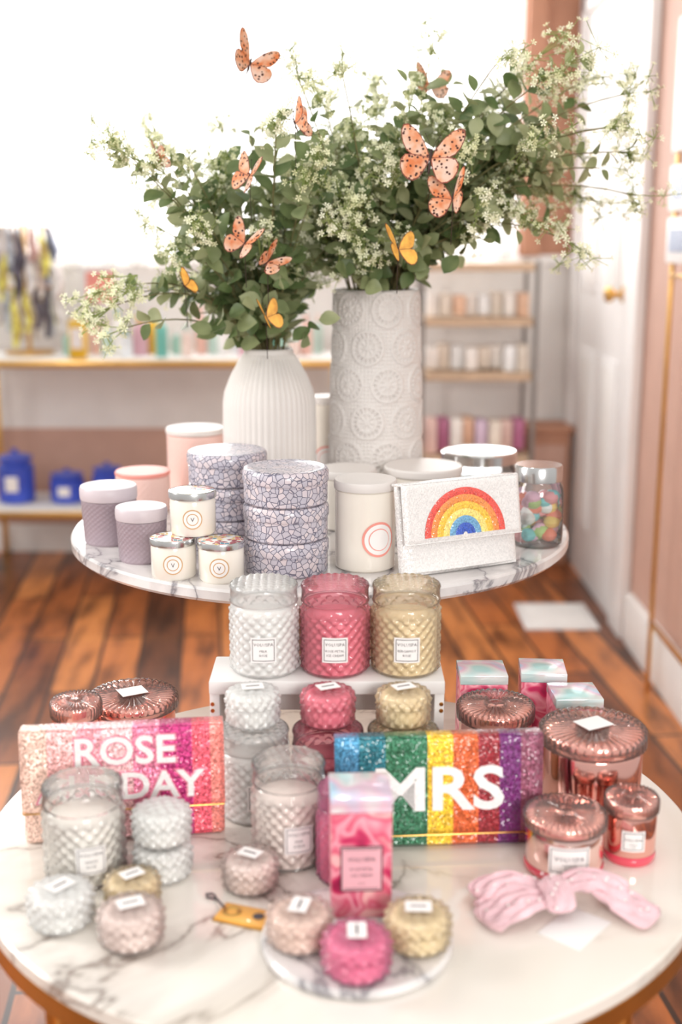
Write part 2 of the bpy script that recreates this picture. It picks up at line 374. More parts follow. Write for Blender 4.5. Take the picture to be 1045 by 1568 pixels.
# riser
mb=MB()
mb.box((-.02,1.667,TL+.160),(.335,.106,.02),'white',.002)
mb.box((-.18,1.667,TL+.075),(.014,.1,.15),'white',.001); mb.box((.14,1.667,TL+.075),(.014,.1,.15),'white',.001)
mb.box((-.02,1.71,TL+.12),(.306,.01,.06),'white',.001)
for x in(-.183,.143):
    for z in (.135,.125): mb.lathe([(0,.0),(.003,.0),(.003,.001),(0,.0015)],'gold',12,T=Matrix.Translation((x,1.6165,TL+z))@Matrix.Rotation(pi/2,4,'X'))
mb.build('white_display_riser')
def gift_box(name,loc,w,h,rot,lab=False):
    mb=MB()
    mb.box((0,0,h*.44),(w,w,h*.88),'boxpink',.0012)
    mb.box((0,0,h*.94),(w*1.015,w*1.015,h*.12),'holo',.0012)
    if lab:
        y=-w/2-.0006
        mb.box((0,y,h*.42),(.045,.001,.055),'boxpinkL',0)
        for d,c in (((.047,.0012,.0015),(0,.0275)),((.047,.0012,.0015),(0,-.0275)),((.0015,.0012,.056),(-.0235,0)),((.0015,.0012,.056),(.0235,0)),((.04,.0012,.0006),(0,.0245)),((.04,.0012,.0006),(0,-.0245))):
            mb.box((c[0],y-.0005,h*.42+c[1]),d,'ink')
        for t,s,z in (('VOLUSPA',.0075,.012),('ROSE PETAL',.005,0),('ICE CREAM',.005,-.008),('18 OZ',.003,-.018)):
            mb.text(t,s,'ink',lambda x,yy,zz:(x,y-.0012,h*.42+z+yy),res=1)
    return mb.build(name,loc,(0,0,rot))
gift_box('pink_candle_box',(.022,1.3,TZ),.07,.15,.05,True)
gift_box('pink_candle_box',(.222,1.80,TL),.073,.122,0)
gift_box('pink_candle_box',(.318,1.803,TL),.07,.124,-.08)
gift_box('pink_candle_box',(.352,1.712,TL),.07,.118,.04)
# ---------------------------------------------------------------- beaded clutches
def clutch(name,loc,rot,w,h,t,mat,edge,flapfrac=.82,lean=.1,under=None,decor=None):
    e=empty(name,loc,(0,0,rot))
    R=Matrix.Rotation(-lean,4,'X')
    mb=MB()
    def body(u,v):
        a=2*pi*u; x=cos(a);y=sin(a)
        n=8; k=(abs(x)**n+abs(y)**2.5)**(-1/n)
        X=max(-1,min(1,x*k)); th=t*(.5-.22*v)
        ed=min(1,min(v,1-v)/.06+.35) if (v<.06 or v>.94) else 1
        return (X*w/2*(.985+.015*ed),y*th*ed,v*h)
    mb.grid(body,64,24,under or mat,R,cu=True)
    mb.box((0,0,.004),(w*.97,t*.5,.006),under or mat,.002,R)
    mb.box((0,0,h-.003),(w*.985,t*.3,.006),mat,.002,R)
    z0=h*(1-flapfrac)
    def flap(u,v):
        x=(u-.5)*w*1.005; z=z0+(h-z0)*v
        b=min(1,min(u,1-u)/.03)**.5*min(1,min(v,1-v)/.05+.3)**.5
        return (x,-t*.5-.002-.005*b,z)
    mb.grid(flap,60,24,mat,R)
    mb.box((0,-t*.5-.0015,(z0+h)/2),(w*1.003,.004,h-z0-.001),mat,.0018,R)
    mb.box((0,-t*.12-.002,h+.0005),(w*1.005,t*.8,.005),mat,.0022,R)
    mb.box((0,-t*.5-.0045,z0-.0005),(w*1.0,.004,.0018),edge,.0008,R)
    mb.build('pouch',parent=e)
    if decor: decor(e,R,-t*.5-.0075,z0,h)
    return e
mrs=beads('beaded_rainbow_stripes',[(0,(76,150,190)),(.115,(18,110,124)),(.24,(36,108,74)),(.44,(236,190,40)),(.56,(210,94,40)),(.68,(148,32,44)),(.785,(110,34,106)),(.885,(142,80,102))],x0=-.1375,x1=.1375)
M['bead_white']=beads('beads_white',col=(246,244,242),scale=500,metal=0,lo=.92,hi=1.02,jit=.15)
M['bead_pinkline']=beads('beads_pink_outline',col=(232,132,158),scale=500,metal=0,lo=.85,hi=1.1)
def dec_mrs(e,R,y,z0,h):
    mb=MB()
    mb.text('MRS',.080,'bead_white',lambda a,b,c:tuple(R@Vector((a*1.18,y-.0004-c,(z0+h)/2+b-.002))),off=.0018,ext=.0012)
    mb.build('letters',parent=e)
clutch('rainbow_striped_beaded_clutch',(.128,1.462,TL),math.radians(4),.272,.15,.03,mrs,'gold',.86,.12,None,dec_mrs)
rose=beads('beaded_pink_stripes',[(0,(246,206,190)),(.13,(248,186,184)),(.28,(242,164,174)),(.4,(248,194,196)),(.55,(230,128,160)),(.68,(192,44,118)),(.84,(238,92,112)),(.93,(246,142,132))],x0=-.132,x1=.132)
def dec_rose(e,R,y,z0,h):
    mb=MB()
    for t,s,x0,z in (('ROSE',.052,.004,h-.028),('ALL DAY',.05,-.002,h-.076)):
        mb.text(t,s,'bead_pinkline',lambda a,b,c:tuple(R@Vector((x0+a*1.08,y-.0002-c,z+b))),off=.0028,ext=.0006)
        mb.text(t,s,'bead_white',lambda a,b,c:tuple(R@Vector((x0+a*1.08,y-.0010-c,z+b))),off=.0010,ext=.0008)
    mb.build('letters',parent=e)
clutch('pink_beaded_clutch',(-.288,1.484,TL),math.radians(7),.264,.155,.036,rose,'gold',.7,.1,None,dec_rose)
rb=beads('white_beaded_cloth',col=(244,241,239),scale=420,metal=.0,lo=.80,hi=1.02,jit=.3)
cols=[(235,90,80),(245,150,80),(250,200,75),(250,225,130),(115,170,210),(60,95,195)]
rbm=[beads('bead_arc_%d'%i,col=c,scale=450,metal=0,lo=.7,hi=1.3) for i,c in enumerate(cols)]
def dec_rb(e,R,y,z0,h):
    mb=MB(); r0=.078
    for i,m in enumerate(rbm):
        a=r0-i*.0118; b=a-.0118 if i<5 else .004
        mb.grid(lambda u,v:tuple(R@Vector((.0+(a+(b-a)*v)*cos(pi*u),y-.0003-.0012*sin(pi*v),z0+.008+(a+(b-a)*v)*sin(pi*u)))),40,4,m)
    mb.build('rainbow_arch',parent=e)
clutch('white_rainbow_beaded_clutch',(.199,1.966,TU),math.radians(26),.226,.152,.044,rb,'bead_white',.64,.16,None,dec_rb)
# ---------------------------------------------------------------- upper tier goods
def crackle_tin(loc,r=.071,h=.059,rot=0):
    mb=MB()
    mb.lathe([(0,0),(r*.93,0),(r*.98,.003),(r*.985,h*.55),(r*.96,h*.58),(r*.96,h*.6),(r,h*.61),(r*1.01,h*.64),(r*1.01,h*.88),(r*.97,h*.97),(r*.9,h),(r*.85,h*.985),(0,h*.985)],'crackle',72)
    return mb.build('crackle_pattern_candle_tin',loc,(0,0,rot))
for i in range(3): crackle_tin((-.092,1.969,TU+.0592*i),rot=i)
for i in range(3): crackle_tin((-.204,2.13,TU+.0592*i),rot=i+4)
def mauve_jar(loc,r,h):
    mb=MB(); bh=h*.76
    n=44
    mb.lathe([(0,0),(r*.86,0),(r*.9,.003)]+[(r*(.9+.07*i/n),.004+(bh-.004)*i/n) for i in range(n+1)]+[(0,bh)],'mauve',130,hob(26,.009,.0016,3,n+2))
    mb.lathe([(r*.9,bh),(r*1.0,bh+.001),(r*1.02,bh+.004),(r*1.02,h-.005),(r*.98,h-.001),(r*.9,h),(0,h-.001)],'mauveL',64)
    return mb.build('mauve_embossed_candle_jar',loc)
mauve_jar((-.425,2.159,TU),.051,.107); mauve_jar((-.345,2.033,TU),.044,.096)
def mosaic_candle(loc,r,h,rot=0):
    mb=MB(); bh=h*.83
    mb.lathe([(0,0),(r*.9,0),(r*.97,.004),(r*.97,bh-.004),(r*.93,bh),(0,bh)],'cream',48)
    mb.lathe([(r*.96,bh),(r*1.01,bh+.001),(r*1.02,h-.003),(r*1.0,h),(r*.96,h+.0005)],'silver',48)
    mb.lathe([(r*.965,h),(r*.6,h+.0012),(0,h+.0015)],'mosaic',48)
    R=r*.975+.0005
    for q,m,o in ((.0165,'label_gold',0),(.0145,'paper',.0003),(.010,'label_gold',.0006),(.0085,'paper',.0009)):
        mb.grid(lambda u,v:((R+o)*cos(-pi/2+q*v*cos(2*pi*u)/R),(R+o)*sin(-pi/2+q*v*cos(2*pi*u)/R),bh*.5+q*v*sin(2*pi*u)),28,3,m,cu=True)
    mb.text('V',.01,'ink',lambda x,y,z:((R+.0014)*cos(-pi/2+x/R),(R+.0014)*sin(-pi/2+x/R),bh*.5+y),res=1)
    return mb.build('mosaic_lid_candle_jar',loc,(0,0,rot))
mosaic_candle((-.277,1.932,TU),.0385,.066,.1); mosaic_candle((-.196,1.912,TU),.0385,.066)
mosaic_candle((-.246,1.955,TU+.068),.039,.072,.1)
def tumbler(name,loc,r,h,mat,lid='paper',lab=None,lidh=.016,hobn=False):
    mb=MB(); n=30; bh=h-lidh
    mb.lathe([(0,0),(r*.9,0),(r*.97,.003)]+[(r*.98,.005+(bh-.007)*i/n) for i in range(n+1)]+[(r*.93,bh),(0,bh)],mat,96 if hobn else 64,hob(24,.014,.002,4,n+2) if hobn else None)
    mb.lathe([(r*.93,bh),(r*1.01,bh+.001),(r*1.02,bh+.004),(r*1.02,h-.003),(r*.99,h),(0,h-.0005)],lid,64)
    if lab is not None:
        R=r*.99+.001
        for q,m,o in ((.03,'label_pink',0),(.026,'paper',.0004),(.019,'label_pink',.0008),(.0175,'paper',.0012)):
            mb.grid(lambda u,v:((R+o)*cos(-pi/2+lab+q*v*cos(2*pi*u)/R),(R+o)*sin(-pi/2+lab+q*v*cos(2*pi*u)/R),h*.38+q*v*sin(2*pi*u)),32,3,m,cu=True)
    return mb.build(name,loc)
tumbler('large_white_candle_jar',(.041,1.99,TU),.052,.152,'cream','ceramic',.45)
tumbler('blush_embossed_candle_jar',(-.312,2.56,TU),.062,.15,'blushcer','ceramic',None,.012,True)
tumbler('pink_glass_candle_tumbler',(-.405,2.42,TU),.055,.083,'blushcer','label_pink',None,.008,True)
tumbler('large_white_candle_jar',(.16,2.31,TU),.075,.115,'cream','ceramic',None)
tumbler('large_white_candle_jar',(.012,2.28,TU),.055,.115,'cream','ceramic',None)
tumbler('pillar_candle_with_pink_label',(-.03,2.58,TU),.035,.215,'cream','ceramic',0)
mb=MB(); r=.078;h=.118
mb.lathe([(0,0),(r*.9,0),(r*.98,.005),(r*.98,h*.72),(r*.9,h*.8),(r*.9,h*.86)],'g_jar',64)
mb.lathe([(0,.006),(r*.9,.006),(r*.9,h*.62),(0,h*.62)],'cream',48)
mb.lathe([(r*.9,h*.8),(r*1.0,h*.81),(r*1.01,h*.97),(r*.97,h),(r*.9,h*.985),(0,h*.985)],'silver',64)
mb.build('silver_lid_glass_jar',(.285,2.46,TU))
mb=MB(); r=.047;h=.148
mb.lathe([(0,0),(r*.86,0),(r*.98,.006),(r,.02),(r,h*.62),(r*.95,h*.72),(r*.84,h*.79),(r*.82,h*.86)],'g_jar',64)
mb.lathe([(r*.82,h*.8),(r*.9,h*.81),(r*.91,h*.98),(r*.87,h),(0,h)],'silver',64)
cand=[plain('candy_%d'%i,c,.3) for i,c in enumerate([(250,165,165),(252,210,110),(130,205,205),(250,248,240),(245,140,110),(185,212,130),(250,195,212)])]
rs=random.Random(3)
for k in range(60):
    a=rs.uniform(0,2*pi); q=(r-.017)*math.sqrt(rs.random()) if k%3 else r-.017
    mb.sphere((q*cos(a),q*sin(a),rs.uniform(.016,h*.64)),.0155,cand[k%7],10,(1,1,.8))
mb.build('candy_filled_glass_jar',(.357,2.142,TU))
# ---------------------------------------------------------------- vases
def lace_vase(loc):
    mb=MB(); H=.445; nz=240; na=340
    def disp(a,z):
        px=a*.095; pw=2*pi*.095/7; ph=.074
        row=math.floor(z/ph); best=9;bx=bz=0
        for dr in (-1,0,1):
            rr=row+dr; o=(rr%2)*.5*pw
            cx=(math.floor((px-o)/pw+.5))*pw+o; cz=(rr+.5)*ph
            d=math.hypot(px-cx,z-cz)
            if d<best: best=d; bx=px-cx; bz=z-cz
        th=math.atan2(bz,bx)
        if best<.006: v=.0035
        elif best<.016: v=.0005+.0030*abs(cos(4*th))
        elif best<.020: v=.0036
        elif best<.031: v=.0036 if abs(sin(9*th))>.62 or not(.022<best<.029) else -.0012
        elif best<.036: v=.0038
        else: v=.0005+.0024*abs(sin(px*420)*sin(z*420))
        return v*1.15
    def f(a,i,r,z):
        if 2<=i<=nz+2: return r+disp(a,z),z
        return r,z
    mb.lathe([(0,0),(.092,0)]+[(.0955-.011*i/nz+.0015*sin(pi*i/nz),.002+(H-.004)*i/nz) for i in range(nz+1)]+[(.084,H),(.080,H-.002),(.078,H-.1),(.078,.02),(0,.02)],'ceramic',na,f)
    return mb.build('white_lace_vase',loc,sharp=80)
lace_vase((.072,2.48,TU))
def rib_vase(loc):
    mb=MB(); H=.33
    ctrl=[(0,0),(.082,0),(.09,.006),(.0925,.05),(.0925,.18),(.0915,.225),(.088,.245),(.077,.272),(.062,.3),(.053,.313),(.050,.32),(.0495,.328),(.047,.33),(.043,.327),(.043,.30),(.06,.24),(.07,.05),(0,.04)]
    prof=[]
    for a,b in zip(ctrl,ctrl[1:]):
        for k in range(3): t=k/3; prof.append((a[0]+(b[0]-a[0])*t,a[1]+(b[1]-a[1])*t))
    prof.append(ctrl[-1])
    def f(a,i,r,z):
        if 4<=i<=29: return r+.0021*abs(cos(24*a)),z
        return r,z
    mb.lathe(prof,'ceramic',48*8,f)
    return mb.build('white_ribbed_bottle_vase',loc,sharp=50)
rib_vase((-.145,2.43,TU))
# ---------------------------------------------------------------- greenery
def leafmat(name,c,c2,tr=.4):
    m,nt,o=newmat(name); b=pr(nt,c,.4,spec=.5)
    n=node(nt,'ShaderNodeTexNoise'); n.inputs['Scale'].default_value=22; nt.links.new(coords(nt),n.inputs['Vector'])
    col=ramp(nt,n.outputs['Fac'],[(.35,c),(.65,c2)]); nt.links.new(col,b.inputs['Base Color'])
    t=nt.nodes.new('ShaderNodeBsdfTranslucent'); nt.links.new(col,t.inputs[0])
    mx=nt.nodes.new('ShaderNodeMixShader'); mx.inputs[0].default_value=tr
    nt.links.new(b.outputs[0],mx.inputs[1]); nt.links.new(t.outputs[0],mx.inputs[2]); nt.links.new(mx.outputs[0],o.inputs[0]); return m
LM=[leafmat('eucalyptus_leaf_a',(120,133,90),(152,163,118)),leafmat('eucalyptus_leaf_b',(148,157,114),(182,187,146)),leafmat('eucalyptus_leaf_c',(88,110,66),(122,138,92))]
STEM=leafmat('stem_green',(124,122,80),(154,144,102)); FL=leafmat('floret_cream',(230,232,184),(250,250,226),.2); PED=leafmat('pedicel_green',(152,172,96),(180,192,120))
rg=random.Random(11)
def leaf(mb,p,d,nrm,L,W,mat):
    d=d.normalized(); side=d.cross(nrm).normalized(); nrm=side.cross(d).normalized()
    ws=[0,.6,.93,1,.88,.55,0]; cen=[];lf=[];rt=[];vs=[];
    for i,w in enumerate(ws):
        t=i/6; c=p+d*(.004+L*t)-nrm*(.18*L*t*t)
        cen.append(len(vs)); vs.append(tuple(c))
        if 0<i<6:
            o=side*(W/2*w); u=nrm*(.12*W*w)
            lf.append(len(vs)); vs.append(tuple(c+o+u)); rt.append(len(vs)); vs.append(tuple(c-o+u))
    fs=[(cen[0],cen[1],lf[0]),(cen[0],rt[0],cen[1])]
    for i in range(1,5):
        fs.append((cen[i],cen[i+1],lf[i],lf[i-1])); fs.append((cen[i],rt[i-1],rt[i],cen[i+1]))
    fs.append((cen[5],cen[6],lf[4])); fs.append((cen[5],rt[4],cen[6]))
    mb.add(vs,fs,mat)
def bez(a,b,c,t): return a*(1-t)**2+b*2*t*(1-t)+c*t*t
def gv(): return Vector((rg.gauss(0,1),rg.gauss(0,1),rg.gauss(0,1)))
def spray(mb,p,d,size=.035,n=34):
    d=d.normalized()
    hubs=[]
    for k in range(6):
        q=p+gv()*size*.38+d*size*rg.uniform(-.3,.9)
        mb.tube([p-d*size*.4,(p+q)/2,q],.0010,PED,3,caps=False); hubs.append(q)
    for k in range(n):
        h=hubs[k%6]; q=h+gv()*size*.27
        mb.tube([h,q],.0007,PED,3,caps=False)
        nrm=(q-h).normalized()+Vector((0,-.5,.3)); nrm.normalize(); e1=nrm.orthogonal().normalized(); e2=nrm.cross(e1)
        R=rg.uniform(.0052,.0082); a0=rg.uniform(0,6)
        vs=[tuple(q)];fs=[]
        for j in range(5):
            a=a0+j*2*pi/5
            for da,rr in ((-.35,.75),(0,1),(.35,.75)):
                vs.append(tuple(q+(e1*cos(a+da)+e2*sin(a+da))*R*rr+nrm*R*.25*rr))
            fs.append((0,1+j*3,2+j*3,3+j*3))
        mb.add(vs,fs,FL)
def bouquet(name,mouth,tips,mr,inners):
    mb=MB(); m=Vector(mouth)
    for (x,z,kind) in tips:
        yy=m.y+rg.uniform(-.16,.12)-(.04 if kind!='l' else 0)
        tip=Vector((x,yy,z)); dv=tip-m; L=dv.length
        a0=math.atan2(dv.y,dv.x); base=m+Vector((cos(a0),sin(a0),0))*mr*rg.uniform(.2,.85)+Vector((0,0,-.015))
        ctrl=base+Vector((dv.x*.25,dv.y*.25,L*.5+.02))
        if z<m.z+.06: ctrl=base+Vector((dv.x*.4,dv.y*.4,.12))
        pts=[base+Vector((0,0,-.08))]+[bez(base,ctrl,tip,t/12) for t in range(13)]
        mb.tube(pts,[.0022]*3+[.0022-.0012*i/11 for i in range(11)],STEM,5)
        n=max(4,int(L/.031)); ph=rg.uniform(0,pi)
        for k in range(n):
            t=.2+.8*k/(n-1) if kind!='f' else .12+.7*k/(n-1)
            p=bez(base,ctrl,tip,t); tg=(bez(base,ctrl,tip,min(1,t+.02))-bez(base,ctrl,tip,t-.02)).normalized()
            e1=tg.orthogonal().normalized(); e2=tg.cross(e1); ph+=pi/2+rg.uniform(-.3,.3)
            for s in (0,pi):
                if rg.random()<(.4 if kind=='f' else .12): continue
                lat=e1*cos(ph+s)+e2*sin(ph+s)
                d=lat*rg.uniform(.7,1)+tg*rg.uniform(.3,.9)+Vector((0,0,rg.uniform(-.15,.25)))
                Lf=rg.uniform(.032,.05)*(1.0 if t<.85 else .75)
                leaf(mb,p,d,(tg+Vector((rg.uniform(-.5,.5),rg.uniform(-1,-.1),.3))).normalized(),Lf,Lf*rg.uniform(.68,.9),rg.choice(LM))
        if kind in 'fb':
            spray(mb,tip,tip-ctrl,rg.uniform(.036,.052),rg.randint(48,68))
            if rg.random()<.45: spray(mb,bez(base,ctrl,tip,.84)+Vector((rg.uniform(-.02,.02),-.04,.015)),tip-ctrl,.036,44)
    for cnt,(cx,cz,rx,rz),fp in inners:
      for _ in range(cnt):
        a=rg.uniform(0,2*pi); q=math.sqrt(rg.random())
        p=Vector((cx+rx*q*cos(a),m.y+rg.uniform(-.15,.08),cz+rz*q*sin(a)))
        s=(p-m)
        mb.tube([m+Vector((0,0,-.02)),m+s*.5+Vector((0,0,.02)),p],.0011,STEM,4,caps=False)
        for k in range(rg.randint(4,6)):
            d=gv()+Vector((0,-.4,.3)); Lf=rg.uniform(.032,.048)
            leaf(mb,p+gv()*.014,d,Vector((rg.gauss(0,.6),-1,.6)).normalized(),Lf,Lf*.75,rg.choice(LM))
        if rg.random()<fp: spray(mb,p+Vector((0,-.07,0)),s,rg.uniform(.036,.046),50)
    return mb.build(name,sharp=180)
tR=[(.57,1.62,'f'),(.55,1.81,'f'),(.49,1.67,'l'),(.43,1.86,'b'),(.44,1.53,'f'),(.50,1.62,'b'),(.38,1.80,'l'),(.39,1.69,'b'),(.34,1.85,'b'),(.29,1.86,'f'),(.22,1.84,'l'),(.175,1.90,'f'),(.13,1.83,'l'),(.07,1.83,'b'),(0,1.84,'f'),(-.03,1.79,'b'),(-.08,1.83,'f'),
(.27,1.54,'l'),(.34,1.56,'l'),(.23,1.51,'l'),(.40,1.57,'b'),(.31,1.66,'b'),(.28,1.76,'b'),(.2,1.75,'b'),(.12,1.76,'l'),(.04,1.76,'f'),(-.02,1.7,'b'),(.35,1.73,'f'),(.46,1.72,'f'),(.47,1.80,'l'),(.43,1.63,'f'),(.15,1.7,'l'),(.08,1.68,'b'),(.25,1.62,'l'),(.3,1.6,'l'),(.19,1.57,'l'),(-.05,1.62,'b'),(.5,1.74,'f'),
(.0,1.56,'l'),(-.04,1.53,'l'),(.03,1.5,'b'),(-.07,1.72,'l'),(-.02,1.63,'b'),(.04,1.6,'b'),(.22,1.69,'b'),(.36,1.64,'l'),(.41,1.74,'b'),(.54,1.70,'b'),(.48,1.84,'f'),(.38,1.88,'f'),(.55,1.76,'f')]
tL=[(-.415,1.71,'f'),(-.46,1.44,'f'),(-.41,1.375,'f'),(-.385,1.44,'l'),(-.34,1.56,'f'),(-.286,1.68,'l'),(-.237,1.76,'f'),(-.18,1.74,'l'),(-.35,1.49,'l'),(-.30,1.39,'l'),(-.237,1.62,'b'),(-.22,1.37,'l'),(-.114,1.74,'b'),(-.335,1.69,'b'),(-.31,1.6,'l'),(-.29,1.52,'b'),(-.25,1.45,'l'),(-.2,1.66,'l'),(-.15,1.6,'b'),(-.09,1.52,'b'),(-.07,1.43,'l'),(-.05,1.47,'f'),(-.32,1.44,'b'),(-.1,1.66,'l'),(-.36,1.62,'b'),(-.18,1.52,'l'),(-.13,1.45,'l'),
(-.06,1.6,'b'),(-.03,1.52,'l'),(-.08,1.48,'b'),(-.40,1.69,'b'),(-.12,1.7,'f'),(-.05,1.67,'b'),(-.26,1.58,'l'),(-.37,1.74,'f'),(-.44,1.41,'f')]
bouquet('eucalyptus_bouquet',(.072,2.48,1.437),tR,.07,[(50,(.17,1.65,.21,.13),.36),(26,(.07,1.50,.13,.05),.1),(22,(-.01,1.63,.1,.1),.4)])
bouquet('eucalyptus_bouquet',(-.145,2.43,1.322),tL,.038,[(36,(-.17,1.55,.14,.14),.2),(17,(-.15,1.39,.07,.05),.0)])
# ---------------------------------------------------------------- butterflies
def wingmat():
    m,nt,o=newmat('butterfly_wing_orange'); b=pr(nt,(240,150,110),.5)
    v=coords(nt)
    n=node(nt,'ShaderNodeTexNoise'); n.inputs['Scale'].default_value=40; nt.links.new(v,n.inputs['Vector'])
    c=ramp(nt,n.outputs['Fac'],[(.35,(240,140,84)),(.5,(249,190,152)),(.65,(252,218,198))])
    vo=node(nt,'ShaderNodeTexVoronoi'); vo.inputs['Scale'].default_value=135; nt.links.new(v,vo.inputs['Vector'])
    mr=node(nt,'ShaderNodeMapRange'); mr.inputs['From Min'].default_value=.26; mr.inputs['From Max'].default_value=.34; nt.links.new(vo.outputs['Distance'],mr.inputs['Value'])
    mx=node(nt,'ShaderNodeMix',data_type='RGBA'); mx.inputs['A'].default_value=(*lin((84,42,36)),1)
    nt.links.new(mr.outputs[0],mx.inputs['Factor']); nt.links.new(c,mx.inputs['B'])
    nt.links.new(mx.outputs['Result'],b.inputs['Base Color'])
    t=nt.nodes.new('ShaderNodeBsdfTranslucent'); nt.links.new(mx.outputs['Result'],t.inputs[0])
    ms=nt.nodes.new('ShaderNodeMixShader'); ms.inputs[0].default_value=.3; nt.links.new(b.outputs[0],ms.inputs[1]); nt.links.new(t.outputs[0],ms.inputs[2])
    nt.links.new(ms.outputs[0],o.inputs[0]); return m
M['wing']=wingmat(); M['wingdark']=plain('butterfly_wing_edge',(128,64,50),.5,var=.2,scale=60); M['wingo']=plain('butterfly_wing_amber',(246,172,80),.5,var=.15,scale=60); M['bbody']=plain('butterfly_body',(60,42,38),.7)
FW=[(0,.02),(.15,.35),(.36,.66),(.62,.92),(.86,1.04),(1.0,1.0),(1.05,.84),(1.02,.62),(.94,.4),(.8,.18),(.55,.02),(.2,-.04)]
HW=[(0,.04),(.25,.06),(.55,.08),(.82,.06),(.95,-.12),(.94,-.36),(.84,-.58),(.66,-.74),(.46,-.78),(.28,-.66),(.1,-.3)]
def butterfly(loc,size,rot,fold,mat='wing',stick=.08):
    mb=MB()
    for sgn in (1,-1):
        for out,dz in ((FW,.0),(HW,.0008)):
            for mt,sc,oo in (('wingdark',1,0),(mat,.92,.0005),(mat,.92,-.0005)):
                cx=sum(p[0] for p in out)/len(out); cy=sum(p[1] for p in out)/len(out)
                vs=[]
                for x,y in [(cx,cy)]+list(out):
                    X=cx+(x-cx)*sc; Y=cy+(y-cy)*sc
                    curve=.06*sin(pi*min(1,X))*size
                    vs.append((sgn*(X*size*cos(fold)),Y*size,X*size*sin(fold)+curve+dz+oo))
                n=len(out)
                mb.add(vs,[(0,1+i,1+(i+1)%n) if sgn>0 else (0,1+(i+1)%n,1+i) for i in range(n)],mt)
    s=size
    mb.lathe([(0,-.55*s),(.025*s,-.45*s),(.045*s,-.2*s),(.03*s,-.05*s),(.06*s,.05*s),(.06*s,.15*s),(.03*s,.2*s),(.045*s,.26*s),(.03*s,.31*s),(0,.33*s)],'bbody',10,T=Matrix.Rotation(-pi/2,4,'X'))
    for sg in (1,-1):
        mb.tube([(sg*.02*s,.3*s,.02*s),(sg*.12*s,.55*s,.1*s),(sg*.24*s,.75*s,.12*s)],.0005,'bbody',4)
        mb.sphere((sg*.24*s,.75*s,.12*s),.0012,'bbody',6)
    R=Euler(rot).to_matrix().to_4x4()
    d=R.inverted()@Vector((0,.35,-1)); d.normalize()
    mb.tube([(0,0,0),tuple(d*stick*.5),tuple(d*stick)],.0007,'wire',4)
    return mb.build('orange_butterfly',loc,rot)
BF=[(-.165,2.30,1.845,.046,(1.15,.5,.45),.45,'wing',.16),(.155,2.18,1.675,.054,(1.35,.1,-.15),.1,'wing',.1),(.195,2.17,1.605,.044,(1.2,-.2,-.6),.6,'wing',.08),
(.10,2.17,1.52,.038,(1.1,.2,.75),.35,'wingo',.08),(-.16,2.19,1.645,.038,(1.2,.2,-1.0),.3,'wing',.08),(-.08,2.20,1.735,.034,(1.2,.3,1.4),.8,'wing',.08),(-.17,2.18,1.53,.036,(1.1,.4,-.5),.6,'wing',.08),(-.13,2.17,1.50,.032,(1.2,.9,.3),.8,'wing',.08),
(-.135,2.20,1.40,.032,(1.1,0,1.0),.5,'wingo',.08),(-.285,2.24,1.455,.028,(.9,.2,1.8),.6,'wingo',.08),(.175,2.5,1.83,.038,(1.1,.2,.2),.4,'wing',.1),(-.34,2.3,1.68,.028,(1,.2,1.2),.7,'wing',.06)]
for x,y,z,s,r,f,m,st in BF: butterfly((x,y,z),s,r,f,m,st)
# ---------------------------------------------------------------- bow, card, tag
M['satin']=plain('blush_velvet',(226,188,194),.95,var=.08,scale=40,spec=.1,sheen=.4)
M['pearl']=plain('pearl_bead',(250,242,238),.15,coat=.8)
mb=MB()
def catmull(P,n):
    P=[Vector(p) for p in P]; out=[]
    for i in range(len(P)-1):
        a=P[max(i-1,0)];b=P[i];c=P[i+1];d=P[min(i+2,len(P)-1)]
        for k in range(n):
            t=k/n; out.append(.5*((2*b)+(c-a)*t+(2*a-5*b+4*c-d)*t*t+(3*b-a-3*c+d)*t**3))
    out.append(P[-1]); return out
def ruffle(P,rad,mat,seed=0,flat=.42,nn=56,pearls=True):
    """gathered fabric strip following a path"""
    pts=catmull(P,16); N=len(pts); vs=[];fs=[]
    for i,p in enumerate(pts):
        t=(pts[min(i+1,N-1)]-pts[max(i-1,0)]).normalized(); side=t.cross(Vector((0,0,1))).normalized(); up=side.cross(t)
        s=i/(N-1); r0=rad*(.4+.6*min(1,s*2.4))*(math.sqrt(max(0,1-((s-.86)/.14)**2)) if s>.86 else 1)
        r0=max(r0,.0008)
        for j in range(nn):
            a=2*pi*j/nn
            fold=.22*sin(9*a-6*s+seed*2)*(1-.45*s)+.10*sin(15*a+9*s+seed)
            q=p+side*cos(a)*r0*1.35*(1+.10*sin(3*a+5*s+seed))+up*sin(a)*r0*(flat+fold)
            vs.append((q.x,q.y,max(.0006,q.z)))
    for i in range(N-1):
        for j in range(nn):
            k=(j+1)%nn; fs.append((i*nn+j,i*nn+k,(i+1)*nn+k,(i+1)*nn+j))
    mb.add(vs,fs,mat)
    if pearls:
        for i in range(8,N-4,4):
            p=pts[i]; mb.sphere((p.x+rs.uniform(-.01,.01),p.y+rs.uniform(-.012,.008),p.z+rad*flat*.95),.0019,'pearl',8)
rs=random.Random(5)
ruffle([(.004,0,.016),(-.035,.020,.022),(-.068,.018,.019),(-.088,.004,.012)],.018,'satin',1)
ruffle([(.004,-.002,.016),(-.035,-.014,.018),(-.064,-.028,.012),(-.084,-.042,.007)],.018,'satin',3)
ruffle([(0,0,.009),(-.04,0,.010),(-.070,-.010,.009),(-.086,-.018,.007)],.017,'satin',5,pearls=False)
ruffle([(-.004,.004,.018),(.030,.022,.027),(.062,.024,.024),(.088,.010,.014)],.017,'satin',2)
ruffle([(.05,.014,.022),(.074,.004,.015),(.096,-.014,.009),(.116,-.030,.006)],.018,'satin',4)
ruffle([(-.004,.026,.013),(0,.012,.030),(.003,-.008,.030),(.006,-.026,.011)],.0135,'satin',7,.6)
